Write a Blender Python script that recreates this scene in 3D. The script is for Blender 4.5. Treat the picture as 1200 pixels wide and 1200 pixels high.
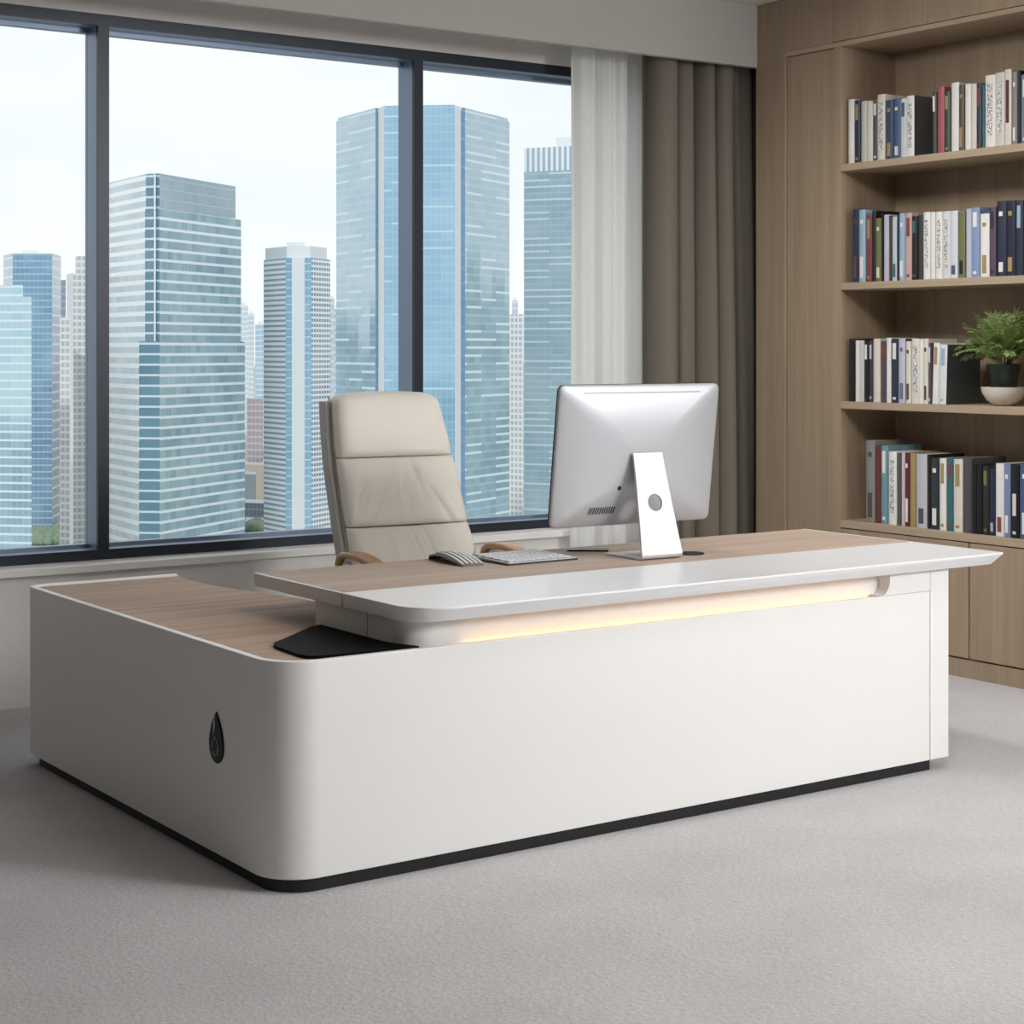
import bpy, bmesh, math, random
from mathutils import Vector, Matrix, noise
random.seed(7)
R = math.radians
sc = bpy.context.scene
COL = sc.collection
for o in list(bpy.data.objects): bpy.data.objects.remove(o)

# ------------------------------------------------------------------ camera
A = R(34.82); F = 2078.7; HZ = 408.6; CH = 1.5
CA, SA = math.cos(A), math.sin(A)
cam = bpy.data.cameras.new('camera'); co = bpy.data.objects.new('camera', cam); COL.objects.link(co)
co.location = (0, 0, CH); co.rotation_euler = (R(90), 0, -A)
cam.sensor_width = 36; cam.lens = F/1200*36; cam.shift_y = -(600-HZ)/1200; cam.clip_end = 9000; cam.clip_start = .05
sc.camera = co
sc.view_settings.view_transform = 'Standard'; sc.view_settings.look = 'None'
sc.view_settings.exposure = 0.24; sc.view_settings.gamma = 1

# ------------------------------------------------------------------ node helpers
def lin(c):
    return tuple(((v/255)/12.92 if v/255 <= .04045 else ((v/255+.055)/1.055)**2.4) for v in c) + (1,)
class G:
    def __init__(s, tree): s.t = tree; s.n = tree.nodes; s.l = tree.links
    def node(s, typ, ins=None, **kw):
        n = s.n.new(typ)
        for k, v in kw.items(): setattr(n, k, v)
        for k, v in (ins or {}).items():
            if isinstance(v, bpy.types.NodeSocket): s.l.new(v, n.inputs[k])
            else: n.inputs[k].default_value = v
        return n
    def m(s, op, a, b=0.0, c=0.0, clamp=False):
        n = s.node('ShaderNodeMath', {0: a, 1: b, 2: c}, operation=op); n.use_clamp = clamp
        return n.outputs[0]
    def mix(s, f, a, b):
        n = s.n.new('ShaderNodeMix'); n.data_type = 'RGBA'
        for k, v in ((0, f), (6, a), (7, b)):
            if isinstance(v, bpy.types.NodeSocket): s.l.new(v, n.inputs[k])
            else: n.inputs[k].default_value = v
        return n.outputs[2]
    def noise(s, vec, scale, detail=3, rough=.5):
        return s.node('ShaderNodeTexNoise', {'Vector': vec, 'Scale': scale, 'Detail': detail, 'Roughness': rough}).outputs[0]
    def coord(s, which='Object', scale=(1, 1, 1), rot=(0, 0, 0)):
        tc = s.node('ShaderNodeTexCoord')
        return s.node('ShaderNodeMapping', {'Vector': tc.outputs[which], 'Scale': scale, 'Rotation': rot}).outputs[0]
def newmat(name):
    m = bpy.data.materials.new(name); m.use_nodes = True; m.node_tree.nodes.clear(); g = G(m.node_tree)
    out = g.node('ShaderNodeOutputMaterial'); return m, g, out
def mat(name, col, rough=.5, metal=0.0, bump=0, bscale=200, var=.03, vscale=8, coat=0, spec=.5):
    m, g, out = newmat(name)
    v = g.coord()
    c = lin(col); f = g.noise(v, vscale, 4)
    base = g.mix(f, tuple(x*(1-var) for x in c[:3])+(1,), tuple(min(1, x*(1+var)) for x in c[:3])+(1,))
    b = g.node('ShaderNodeBsdfPrincipled', {'Base Color': base, 'Roughness': rough, 'Metallic': metal, 'Coat Weight': coat, 'Specular IOR Level': spec})
    if bump:
        bn = g.node('ShaderNodeBump', {'Height': g.noise(v, bscale, 4), 'Strength': bump, 'Distance': .002})
        g.l.new(bn.outputs[0], b.inputs['Normal'])
    g.l.new(b.outputs[0], out.inputs[0]); return m
def emit(name, col, s):
    m, g, out = newmat(name)
    e = g.node('ShaderNodeEmission', {'Color': lin(col), 'Strength': s}); g.l.new(e.outputs[0], out.inputs[0]); return m
def wood(name, c1, c2, axis='X', rough=.45, fine=110, amt=.75):
    m, g, out = newmat(name)
    lo, hi = 1.3, fine
    s1 = {'X': (lo, hi, hi), 'Y': (hi, lo, hi), 'Z': (hi, hi, lo)}[axis]
    s2 = tuple(x*.16 if x == hi else x*.6 for x in s1)
    n1 = g.noise(g.coord(scale=s1), 1, 3); n2 = g.noise(g.coord(scale=s2), 1, 4, .6)
    f = g.m('ADD', g.m('MULTIPLY', n1, .55), g.m('MULTIPLY', n2, .75))
    f = g.m('MULTIPLY_ADD', f, 2.2*amt, .5-1.43*amt, clamp=True)
    base = g.mix(f, lin(c1), lin(c2))
    b = g.node('ShaderNodeBsdfPrincipled', {'Base Color': base, 'Roughness': rough, 'Specular IOR Level': .3})
    bn = g.node('ShaderNodeBump', {'Height': n1, 'Strength': .08, 'Distance': .001}); g.l.new(bn.outputs[0], b.inputs['Normal'])
    g.l.new(b.outputs[0], out.inputs[0]); return m
def facade(name, g1, g2, band, fh=3.6, bf=.3, cw=1.5, cf=.12, colamt=.5, low=None, vlow=0, vary=.8, rough=.22, lows=25, dash=.0):
    """glass floors between pale spandrel bands, in metres along the wall (u) and up (v)"""
    hazed = lambda c: tuple(v+(206+8*i-v)*.2 for i, v in enumerate(c))  # paints haze in: pulls each facade colour toward pale blue-grey
    g1, g2, band = hazed(g1), hazed(g2), hazed(band) if sum(band) < 600 else band
    low = hazed(low) if low else None
    m, g, out = newmat(name)
    uv = g.node('ShaderNodeSeparateXYZ', {0: g.node('ShaderNodeTexCoord').outputs['UV']})
    u, v = uv.outputs[0], uv.outputs[1]
    vf = g.m('DIVIDE', v, fh); uf = g.m('DIVIDE', u, cw)
    isb = g.m('GREATER_THAN', g.m('FRACT', vf), 1-bf); isc = g.m('LESS_THAN', g.m('FRACT', uf), cf)
    cell = g.node('ShaderNodeCombineXYZ', {0: g.m('FLOOR', g.m('DIVIDE', uf, 2)), 1: g.m('FLOOR', vf)})
    wn = g.node('ShaderNodeTexWhiteNoise', {0: cell.outputs[0]}, noise_dimensions='2D').outputs[0]
    uvn = g.node('ShaderNodeCombineXYZ', {0: u, 1: v}).outputs[0]
    big = g.noise(uvn, .045, 4)
    f = g.m('ADD', g.m('MULTIPLY', wn, .45*vary), g.m('MULTIPLY', g.m('MULTIPLY_ADD', big, 3, -1), .6))
    f = g.m('MULTIPLY_ADD', f, 1, .0, clamp=True)
    glass = g.mix(f, lin(g1), lin(g2)); bandc = lin(band)
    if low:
        edge = g.m('MULTIPLY_ADD', g.noise(g.node('ShaderNodeCombineXYZ', {0: g.m('MULTIPLY', g.m('FLOOR', g.m('DIVIDE', u, 7)), 3.3)}).outputs[0], 1, 1), lows*2, vlow-lows)  # stepped darker lower zone; the big tower's is a painted reflection
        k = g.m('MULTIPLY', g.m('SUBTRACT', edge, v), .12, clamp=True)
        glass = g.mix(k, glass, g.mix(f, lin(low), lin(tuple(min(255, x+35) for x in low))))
    mask = g.m('MAXIMUM', isb, g.m('MULTIPLY', isc, colamt))
    if dash:
        wn2 = g.node('ShaderNodeTexWhiteNoise', {0: g.node('ShaderNodeCombineXYZ', {0: g.m('FLOOR', g.m('DIVIDE', u, 8)), 1: g.m('FLOOR', vf)}).outputs[0]}, noise_dimensions='2D').outputs[0]
        mask = g.m('MULTIPLY', isb, g.m('MULTIPLY_ADD', g.m('LESS_THAN', wn2, dash), .75, .25))
        mask = g.m('MAXIMUM', mask, g.m('MULTIPLY', isc, colamt))
    base = g.mix(mask, glass, bandc)
    b = g.node('ShaderNodeBsdfPrincipled', {'Base Color': base, 'Roughness': rough, 'Specular IOR Level': .35})
    g.l.new(b.outputs[0], out.inputs[0]); return m

# ------------------------------------------------------------------ sky and lamps
w = bpy.data.worlds.new('world'); sc.world = w; w.use_nodes = True; w.node_tree.nodes.clear(); g = G(w.node_tree)
tc = g.node('ShaderNodeTexCoord').outputs['Generated']
cl = g.noise(g.node('ShaderNodeMapping', {'Vector': tc, 'Scale': (1.6, 1.6, 6)}).outputs[0], 2.2, 6, .55)
cf_ = g.m('MULTIPLY_ADD', cl, 3.2, -1.1, clamp=True)
zz = g.node('ShaderNodeSeparateXYZ', {0: tc}).outputs[2]
blue = g.mix(g.m('MULTIPLY', zz, 3.0, clamp=True), (.93, .965, .99, 1), (.80, .885, .965, 1))
skyc = g.mix(cf_, blue, (.985, .99, 1.0, 1))
skyc = g.mix(g.m('LESS_THAN', zz, -.03), skyc, (.55, .58, .6, 1))
bg = g.node('ShaderNodeBackground', {'Color': skyc, 'Strength': .9})
g.l.new(bg.outputs[0], g.node('ShaderNodeOutputWorld').inputs[0])
def area(name, loc, target, sx, sy, power, col=(1, 1, 1), spread=180):
    l = bpy.data.lights.new(name, 'AREA'); l.shape = 'RECTANGLE'; l.size = sx; l.size_y = sy; l.energy = power; l.color = col; l.spread = R(spread)
    o = bpy.data.objects.new(name, l); COL.objects.link(o); o.location = loc
    o.rotation_euler = (Vector(target)-Vector(loc)).to_track_quat('-Z', 'Y').to_euler(); return o
area('key_light', (6.2, -.7, 2.7), (3.3, 4.3, .4), 1.4, 1.1, 168, (.975, .99, 1))
area('bookcase_fill', (4.3, 5.2, 3.2), (6.3, 5.3, .9), 1.2, .6, 22, (1, .985, .96), 110)  # added fill without a fixture, lifts the bookcase front
sl = bpy.data.lights.new('sun', 'SUN'); sl.energy = 1.15; sl.angle = R(3); sl.color = (1, .985, .96)
so = bpy.data.objects.new('sun', sl); COL.objects.link(so); so.rotation_euler = Vector((.5, .75, -.5)).to_track_quat('-Z', 'Y').to_euler()
area('overhead_fill', (3.75, 3.3, 3.26), (3.8, 3.6, 0), 1.9, 1.4, 48, (1, .99, .98))  # added overhead fill, no fitting modelled, brightens floor and chair

# ------------------------------------------------------------------ mesh helpers
def finish(bm, name, mats, parent=None, smooth=False, bevel=0, seg=2, auto=None):
    bmesh.ops.recalc_face_normals(bm, faces=bm.faces)
    me = bpy.data.meshes.new(name); bm.to_mesh(me); bm.free()
    for mm in (mats if isinstance(mats, (list, tuple)) else [mats]): me.materials.append(mm)
    o = bpy.data.objects.new(name, me); COL.objects.link(o)
    if smooth:
        for p in me.polygons: p.use_smooth = True
        if auto: me.set_sharp_from_angle(angle=R(auto))
    if bevel:
        b = o.modifiers.new('bevel', 'BEVEL'); b.width = bevel; b.segments = seg; b.limit_method = 'ANGLE'; b.angle_limit = R(40)
    if parent: o.parent = parent
    return o
def box(bm, x0, x1, y0, y1, z0, z1, mi=0):
    vs = [bm.verts.new((x, y, z)) for z in (z0, z1) for x, y in ((x0, y0), (x1, y0), (x1, y1), (x0, y1))]
    for q in ((0, 3, 2, 1), (4, 5, 6, 7), (0, 1, 5, 4), (1, 2, 6, 5), (2, 3, 7, 6), (3, 0, 4, 7)):
        f = bm.faces.new([vs[i] for i in q]); f.material_index = mi
    return vs
def mbox(name, m, dims, parent=None, bevel=0.0, **k):
    bm = bmesh.new(); box(bm, *dims); return finish(bm, name, m, parent, bevel=bevel, **k)
def prism(bm, pts, z0, z1, mis=None, cap=0, uv=None, u0=0):
    b = [bm.verts.new((x, y, z0)) for x, y in pts]; t = [bm.verts.new((x, y, z1)) for x, y in pts]
    n = len(pts); u = u0
    for i in range(n):
        j = (i+1) % n; f = bm.faces.new((b[i], b[j], t[j], t[i])); f.material_index = mis[i] if mis else 0
        d = math.dist(pts[i], pts[j])
        if uv:
            for lp, q in zip(f.loops, ((u, z0), (u+d, z0), (u+d, z1), (u, z1))): lp[uv].uv = q
        u += d
    f = bm.faces.new(t); f.material_index = cap; f = bm.faces.new(b[::-1]); f.material_index = cap
def tube(bm, pts, r, n=8, mi=0, closed=False):
    pts = [Vector(p) for p in pts]; rings = []
    for i, p in enumerate(pts):
        a = pts[max(i-1, 0)]; b = pts[min(i+1, len(pts)-1)]; d = (b-a).normalized()
        up = Vector((0, 0, 1)) if abs(d.z) < .95 else Vector((1, 0, 0))
        s = d.cross(up).normalized(); t = s.cross(d); rr = r[i] if isinstance(r, (list, tuple)) else r
        rings.append([bm.verts.new(p+s*math.cos(k*2*math.pi/n)*rr+t*math.sin(k*2*math.pi/n)*rr) for k in range(n)])
    for a, b in zip(rings, rings[1:]):
        for k in range(n):
            f = bm.faces.new((a[k], a[(k+1) % n], b[(k+1) % n], b[k])); f.material_index = mi
    for rg in (rings[0][::-1], rings[-1]):
        f = bm.faces.new(rg); f.material_index = mi
def sweep_yz(bm, pts, x0f, x1f, th, mi=0):
    """strap of thickness th along (y,z) pts, from x0 to x1 across"""
    rows = []
    for i, (y, z) in enumerate(pts):
        a = pts[max(i-1, 0)]; b = pts[min(i+1, len(pts)-1)]; d = Vector((b[0]-a[0], b[1]-a[1])).normalized(); nx, nz = -d.y, d.x
        k = i/(len(pts)-1); xa = x0f(k) if callable(x0f) else x0f; xb = x1f(k) if callable(x1f) else x1f
        t = th(k) if callable(th) else th
        rows.append([bm.verts.new(v) for v in ((xa, y-nx*t/2, z-nz*t/2), (xb, y-nx*t/2, z-nz*t/2), (xb, y+nx*t/2, z+nz*t/2), (xa, y+nx*t/2, z+nz*t/2))])
    for a, b in zip(rows, rows[1:]):
        for k in range(4):
            f = bm.faces.new((a[k], a[(k+1) % 4], b[(k+1) % 4], b[k])); f.material_index = mi
    bm.faces.new(rows[0][::-1]); bm.faces.new(rows[-1])
def lathe(bm, prof, n=40, c=(0, 0, 0), mi=0):
    rings = []
    for r, z in prof:
        if r < 1e-5: rings.append([bm.verts.new((c[0], c[1], c[2]+z))])
        else: rings.append([bm.verts.new((c[0]+r*math.cos(2*math.pi*k/n), c[1]+r*math.sin(2*math.pi*k/n), c[2]+z)) for k in range(n)])
    for a, b in zip(rings, rings[1:]):
        for k in range(n):
            l = (k+1) % n
            if len(a) == 1 and len(b) == 1: continue
            if len(a) == 1: f = bm.faces.new((a[0], b[l], b[k]))
            elif len(b) == 1: f = bm.faces.new((a[k], a[l], b[0]))
            else: f = bm.faces.new((a[k], a[l], b[l], b[k]))
            f.material_index = mi
def thing(name, label, cat, loc=(0, 0, 0), rz=0, group=None):
    o = bpy.data.objects.new(name, None); o.empty_display_size = .1; COL.objects.link(o)
    o.location = loc; o.rotation_euler = (0, 0, rz); tag(o, label, cat, group); return o
def tag(o, label, cat, group=None):
    o['label'] = label; o['category'] = cat; o['kind'] = 'thing'
    if group: o['group'] = group
    return o
def struct(o): o['kind'] = 'structure'; return o
def arc(cx, cy, r, a0, a1, n=10):
    return [(cx+r*math.cos(R(a0+(a1-a0)*i/n)), cy+r*math.sin(R(a0+(a1-a0)*i/n))) for i in range(n+1)]

# ------------------------------------------------------------------ materials
M = {}
M['white'] = mat('white_lacquer', (238, 237, 234), .38, var=.012)
M['whitetop'] = mat('white_top', (240, 240, 241), .3, var=.01)
M['wall'] = mat('wall_paint', (224, 221, 217), .8, var=.02, bump=.15, bscale=300)
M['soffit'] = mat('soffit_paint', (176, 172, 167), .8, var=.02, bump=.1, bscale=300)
M['sill'] = mat('sill_paint', (236, 233, 228), .5)
M['frame'] = mat('window_frame_metal', (28, 36, 48), .4, .2, var=.05); M['reveal'] = mat('window_reveal_metal', (126, 142, 164), .35, .3, var=.05)  # reveal coloured lighter to carry the sky reflected in the frame sides
M['woodtop'] = wood('desk_walnut_veneer', (160, 138, 122), (208, 188, 172), 'X', .6, 70, .7)
M['woodret'] = wood('return_walnut_veneer', (158, 130, 108), (206, 178, 154), 'X', .65, 70, .75)
M['bwood'] = wood('bookcase_veneer', (146, 127, 106), (184, 163, 139), 'Z', .5, 90, .6)
M['bwoodh'] = wood('bookcase_edge_veneer', (162, 142, 120), (194, 174, 150), 'Y', .5, 90, .5)
M['black'] = mat('black_plinth', (22, 22, 24), .45)
M['gloss'] = mat('gloss_black', (8, 9, 12), .25, spec=.25)
M['leather'] = mat('cream_leather', (245, 240, 229), .42, bump=.25, bscale=260, var=.04)
M['greyshell'] = mat('warm_grey_shell', (166, 161, 154), .4, .0)
M['armwood'] = wood('arm_oak', (176, 134, 92), (214, 174, 130), 'Y', .35, 60, .6)
M['alu'] = mat('brushed_aluminium', (190, 192, 196), .45, .45, var=.02)
M['alustand'] = mat('satin_aluminium', (214, 215, 217), .45, .2, var=.02)
M['chrome'] = mat('chrome', (200, 200, 205), .15, 1)
M['dark'] = mat('dark_plastic', (35, 36, 40), .4)
M['key'] = mat('white_keycap', (222, 222, 224), .5)
M['led'] = emit('led_strip', (255, 184, 104), 3.0)
M['pot'] = mat('dark_green_pot', (30, 44, 36), .4, var=.2)
M['bowl'] = mat('white_ceramic', (226, 220, 210), .35)
M['leaf'] = mat('fern_leaf', (134, 156, 92), .5, var=.5, vscale=30)
M['stem'] = mat('fern_stem', (130, 140, 84), .6)
M['soil'] = mat('dark_soil', (48, 36, 28), .9)
M['paper'] = mat('book_pages', (222, 214, 196), .8)

# carpet
m, g, out = newmat('grey_carpet'); v = g.coord()
n1 = g.noise(v, 2.2, 4); n2 = g.noise(v, 55, 5, .7); n3 = g.noise(v, 240, 3, .7)
vo = g.node('ShaderNodeTexVoronoi', {'Vector': v, 'Scale': 75}).outputs[0]
f = g.m('ADD', g.m('ADD', g.m('MULTIPLY', n1, .35), g.m('MULTIPLY', n2, .5)), g.m('MULTIPLY', n3, .4))
f = g.m('MULTIPLY_ADD', f, 1.8, -.62, clamp=True)
base = g.mix(f, lin((174, 172, 173)), lin((222, 219, 220)))
hgt = g.m('ADD', g.m('MULTIPLY', vo, .7), g.m('ADD', n3, g.m('MULTIPLY', n2, .8)))
bn = g.node('ShaderNodeBump', {'Height': hgt, 'Strength': .55, 'Distance': .006})
b = g.node('ShaderNodeBsdfPrincipled', {'Base Color': base, 'Roughness': .95, 'Normal': bn.outputs[0], 'Specular IOR Level': .15, 'Sheen Weight': .1})
g.l.new(b.outputs[0], out.inputs[0]); M['carpet'] = m
# window glass
m, g, out = newmat('window_glass')
tr = g.node('ShaderNodeBsdfTransparent', {0: (.965, .98, .985, 1)}); gl = g.node('ShaderNodeBsdfGlossy', {'Color': (1, 1, 1, 1), 'Roughness': .0})
mx = g.node('ShaderNodeMixShader', {0: .0004, 1: tr.outputs[0], 2: gl.outputs[0]}); g.l.new(mx.outputs[0], out.inputs[0]); M['glass'] = m
# fabrics
def cloth(name, col, trans, transp):
    m, g, out = newmat(name)
    v = g.coord(scale=(900, 900, 900)); f = g.noise(v, 1, 2)
    base = g.mix(f, tuple(x*.92 for x in lin(col)[:3])+(1,), lin(col))
    d = g.node('ShaderNodeBsdfDiffuse', {0: base}); t = g.node('ShaderNodeBsdfTranslucent', {0: base})
    s = g.node('ShaderNodeMixShader', {0: trans, 1: d.outputs[0], 2: t.outputs[0]})
    tp = g.node('ShaderNodeBsdfTransparent'); s2 = g.node('ShaderNodeMixShader', {0: transp, 1: s.outputs[0], 2: tp.outputs[0]})
    g.l.new(s2.outputs[0], out.inputs[0]); return m
M['sheer'] = cloth('sheer_voile', (252, 251, 249), .6, .13)
M['drape'] = cloth('taupe_drape', (128, 121, 111), .03, 0)

# ------------------------------------------------------------------ room
YW = 7.346; XL, XR, YB, ZC = -1.2, 6.78, -2.4, 3.28
struct(mbox('floor', M['carpet'], (XL, XR, YB, YW+.25, -.05, 0)))
struct(mbox('ceiling', M['wall'], (XL, XR, YB, YW+.25, ZC, ZC+.06)))
struct(mbox('unseen_wall_left', mat('unseen_dark_wall', (72, 68, 63), .8), (XL-.1, XL, YB, YW+.25, 0, ZC)))  # unseen; made dark to keep bounce light off the desk's left end
struct(mbox('added_unseen_wall_front', mat('unseen_rear_wall_dark', (96, 92, 87), .9), (XL, XR, YB-.1, YB, 0, ZC)))  # unseen; added dark behind the camera to cut ambient light
struct(mbox('wall_right', M['wall'], (XR, XR+.1, YB, YW+.25, 0, ZC)))
WX0, WX1, WZ0, WZ1 = 2.3, 6.19, .583, 2.954
bm = bmesh.new()
box(bm, XL, WX0, YW, YW+.25, 0, ZC); box(bm, WX1, XR, YW, YW+.25, 0, ZC)
box(bm, WX0, WX1, YW, YW+.25, WZ1, ZC); box(bm, WX0, WX1, YW, YW+.25, 0, WZ0)
struct(finish(bm, 'wall_back', M['wall']))
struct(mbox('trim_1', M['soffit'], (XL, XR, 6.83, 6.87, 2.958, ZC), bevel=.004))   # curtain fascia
struct(mbox('trim_2', M['sill'], (XL, XR, 7.22, YW+.02, .548, .58), bevel=.004))     # window sill
struct(mbox('trim_3', M['wall'], (XL, XR, 7.255, YW-.001, 0, .548)))                 # boxed wall under the sill
mull = [(2.3, 2.351), (2.921, 2.972), (4.531, 4.582), (6.139, 6.19)]
for i in range(3):
    a, b_ = mull[i][1], mull[i+1][0]
    wdw = bpy.data.objects.new('window_%d' % (i+1), None); COL.objects.link(wdw); struct(wdw)
    bm = bmesh.new()
    x0 = mull[i][0] if i == 0 else mull[i][0]; x1 = mull[i+1][1] if i == 2 else b_
    for ya, yb2, mi in ((YW, YW+.02, 0), (YW+.02, YW+.15, 1)):
        box(bm, x0, a, ya, yb2, WZ0, WZ1, mi)
        if i == 2: box(bm, b_, x1, ya, yb2, WZ0, WZ1, mi)
        box(bm, a, b_, ya, yb2, WZ1-.05, WZ1, mi); box(bm, a, b_, ya, yb2, WZ0, WZ0+.044, mi)
    box(bm, a, b_, YW+.105, YW+.15, WZ1-.07, WZ1-.05, 1); box(bm, a, b_, YW+.105, YW+.15, WZ0+.044, WZ0+.06, 1)
    finish(bm, 'frame', [M['frame'], M['reveal']], wdw)
    mbox('pane', M['glass'], (a, b_, YW+.122, YW+.128, WZ0+.044, WZ1-.05), wdw)

# ------------------------------------------------------------------ city beyond the window
def PD(px, D):
    u = (px-600)/F; return ((CA*u+SA)*D, (-SA*u+CA)*D)
def ZD(py, D): return CH+(HZ-py)/F*D
GZ = -72
m, g, out = newmat('city_ground'); v = g.coord(scale=(.02, .02, .02))
vo = g.node('ShaderNodeTexVoronoi', {'Vector': v, 'Scale': 1.3}); n = g.noise(v, 1.2, 5)
base = g.mix(g.m('MULTIPLY_ADD', n, 6, -2.8, clamp=True), g.mix(g.node('ShaderNodeSeparateXYZ', {0: vo.outputs['Color']}).outputs[0], lin((150, 152, 150)), lin((214, 204, 192))), lin((108, 128, 104)))
b = g.node('ShaderNodeBsdfPrincipled', {'Base Color': base, 'Roughness': .9}); g.l.new(b.outputs[0], out.inputs[0])
bm = bmesh.new(); box(bm, -3000, 7000, 60, 7000, GZ-2, GZ); struct(finish(bm, 'ground', m))

roofm = mat('roof_grey', (186, 192, 196), .8, var=.1, vscale=.1)
palem = mat('pale_concrete', (222, 226, 228), .7, var=.05, vscale=.1)
def shaft(name, parent, px_d, ztop, mats, mis, back=None, zb=GZ, cap=0, inset=0):
    """prism whose visible walls run through the listed (pixel column, distance) points"""
    pts = [PD(p, d) for p, d in px_d]
    cx = sum(p[0] for p in pts)/len(pts); cy = sum(p[1] for p in pts)/len(pts)
    depth = back or math.dist(pts[0], pts[-1])*.8
    # back edge pushed away from the viewer
    L = math.hypot(cx, cy); dx, dy = cx/L*depth, cy/L*depth
    pts = pts+[(pts[-1][0]+dx, pts[-1][1]+dy), (pts[0][0]+dx, pts[0][1]+dy)]
    mis = list(mis)+[mis[-1], mis[0], mis[0]]
    bm = bmesh.new(); uv = bm.loops.layers.uv.new('uv')
    prism(bm, pts, zb, ztop, mis[:len(pts)], cap, uv)
    return finish(bm, name, mats, parent)

def cityb(label, D, px, group='towers outside the window', cat='building', name='office_tower'):
    x, y = PD(px, D); return thing(name, label, cat, (0, 0, 0), 0, group)

# main stepped glass tower; its paler left face has sunlight painted in
fa = facade('tower_pale_bands', (160, 185, 196), (206, 220, 226), (236, 240, 242), 3.55, .42, 2, .1, .3)
fb = facade('tower_teal_bands', (96, 136, 152), (158, 188, 196), (232, 240, 243), 3.55, .27, 1.6, .12, .35, vary=1)
fc = facade('tower_corner_glass', (70, 108, 130), (96, 134, 152), (206, 220, 226), 3.55, .2, 6, .0, .0)
fd = facade('tower_crown_glass', (132, 158, 170), (160, 180, 188), (176, 194, 202), 3.5, .1, 1.6, .12, .5)
t = cityb('stepped teal glass tower with white floor bands, nearest right of the left mullion', 600, 200)
shaft('tower_body', t, [(106, 650), (170, 602), (187, 600), (277, 649)], ZD(257, 649), [fa, fc, fb, roofm], [0, 1, 2], cap=3)
shaft('tower_crown', t, [(107, 650), (171, 602.5), (187, 600.5), (276, 649)], ZD(203, 600), [fa, fc, fd, roofm], [0, 1, 2], zb=ZD(257, 649), cap=3)
shaft('side_bay', t, [(270, 645.5), (282.5, 652)], ZD(257, 652), [fb, roofm], [0], back=30, cap=1)
shaft('side_bay', t, [(280, 650.5), (285, 653)], ZD(400, 653), [fb, roofm], [0], back=26, cap=1)
shaft('podium_bay', t, [(106, 645), (163, 599.5), (187, 598.5), (287, 652)], ZD(400, 599), [fa, fc, fb, roofm], [0, 1, 2], cap=3)
shaft('corner_fin', t, [(180.5, 598.6), (182.5, 598.6)], ZD(201, 599), [palem], [0], back=3, zb=ZD(400, 599))

# white banded tower
ga = facade('white_fin_bands', (120, 146, 160), (160, 180, 190), (240, 242, 244), 1.9, .55, 3, .1, .25)
gb = facade('white_fin_right', (92, 120, 140), (130, 156, 170), (232, 236, 240), 1.9, .42, 1.9, .3, .8)
gc = facade('blue_column_glass', (110, 158, 186), (140, 180, 202), (190, 212, 226), 3.0, .15, 2, .1, .4)
t = cityb('slim white tower with close horizontal fins and blue glass columns', 650, 350)
shaft('tower_body', t, [(309, 668), (335, 652), (342, 651), (357, 650), (365, 651), (387, 664)], ZD(302, 650), [ga, gc, gb, roofm, palem], [0, 1, 4, 1, 2], cap=3)
shaft('tower_crown', t, [(311, 668), (336, 653), (364, 652), (383, 664)], ZD(288, 650), [palem, roofm], [0, 0, 0], zb=ZD(302, 650), cap=1)
shaft('roof_box', t, [(336, 656), (357, 656)], ZD(284, 656), [palem, roofm], [0], back=14, zb=ZD(289, 656), cap=1)

# large blue tower; face light and reflected skyline are painted into its colours
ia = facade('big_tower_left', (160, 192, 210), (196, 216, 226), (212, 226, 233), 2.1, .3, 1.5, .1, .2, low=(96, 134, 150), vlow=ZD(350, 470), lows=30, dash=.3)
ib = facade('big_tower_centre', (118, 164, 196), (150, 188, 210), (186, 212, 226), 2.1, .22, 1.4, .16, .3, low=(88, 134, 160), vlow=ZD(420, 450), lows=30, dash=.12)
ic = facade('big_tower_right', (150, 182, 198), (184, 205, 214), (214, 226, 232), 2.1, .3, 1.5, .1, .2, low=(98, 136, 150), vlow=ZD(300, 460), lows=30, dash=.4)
idk = facade('big_tower_groove', (74, 124, 162), (96, 142, 176), (110, 150, 180), 3.7, .1, 2, .1, .1)
t = cityb('widest blue glass tower, behind the right mullion', 450, 500)
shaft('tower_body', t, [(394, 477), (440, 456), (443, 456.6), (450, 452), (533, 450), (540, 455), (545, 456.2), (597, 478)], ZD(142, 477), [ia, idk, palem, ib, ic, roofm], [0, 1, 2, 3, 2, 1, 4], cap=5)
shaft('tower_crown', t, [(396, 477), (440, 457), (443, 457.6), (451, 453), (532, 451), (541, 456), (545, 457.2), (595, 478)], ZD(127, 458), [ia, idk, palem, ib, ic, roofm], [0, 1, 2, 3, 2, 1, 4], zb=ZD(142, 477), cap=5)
shaft('roof_box', t, [(492, 470), (530, 470)], ZD(124, 470), [palem, roofm], [0], back=20, zb=ZD(132, 470), cap=1)

# right tower with finned crown
ja = facade('grey_green_tower', (132, 162, 174), (170, 192, 200), (206, 220, 226), 1.9, .28, 2.2, .1, .2, dash=.5)
jf = facade('crown_fins', (150, 170, 182), (165, 182, 192), (232, 238, 242), 60, .0, 1.7, .5, 1)
t = cityb('grey glass tower with a finned crown beside the sheer curtain', 520, 640)
shaft('tower_body', t, [(614, 524), (696, 515)], ZD(200, 520), [ja, roofm], [0], cap=1)
shaft('tower_crown', t, [(614, 524), (696, 515)], ZD(172, 520), [jf, roofm], [0], zb=ZD(200, 520), cap=1)
shaft('roof_box', t, [(652, 530), (690, 528)], ZD(160, 528), [palem, roofm], [0], zb=ZD(174, 528), back=20, cap=1)

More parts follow.
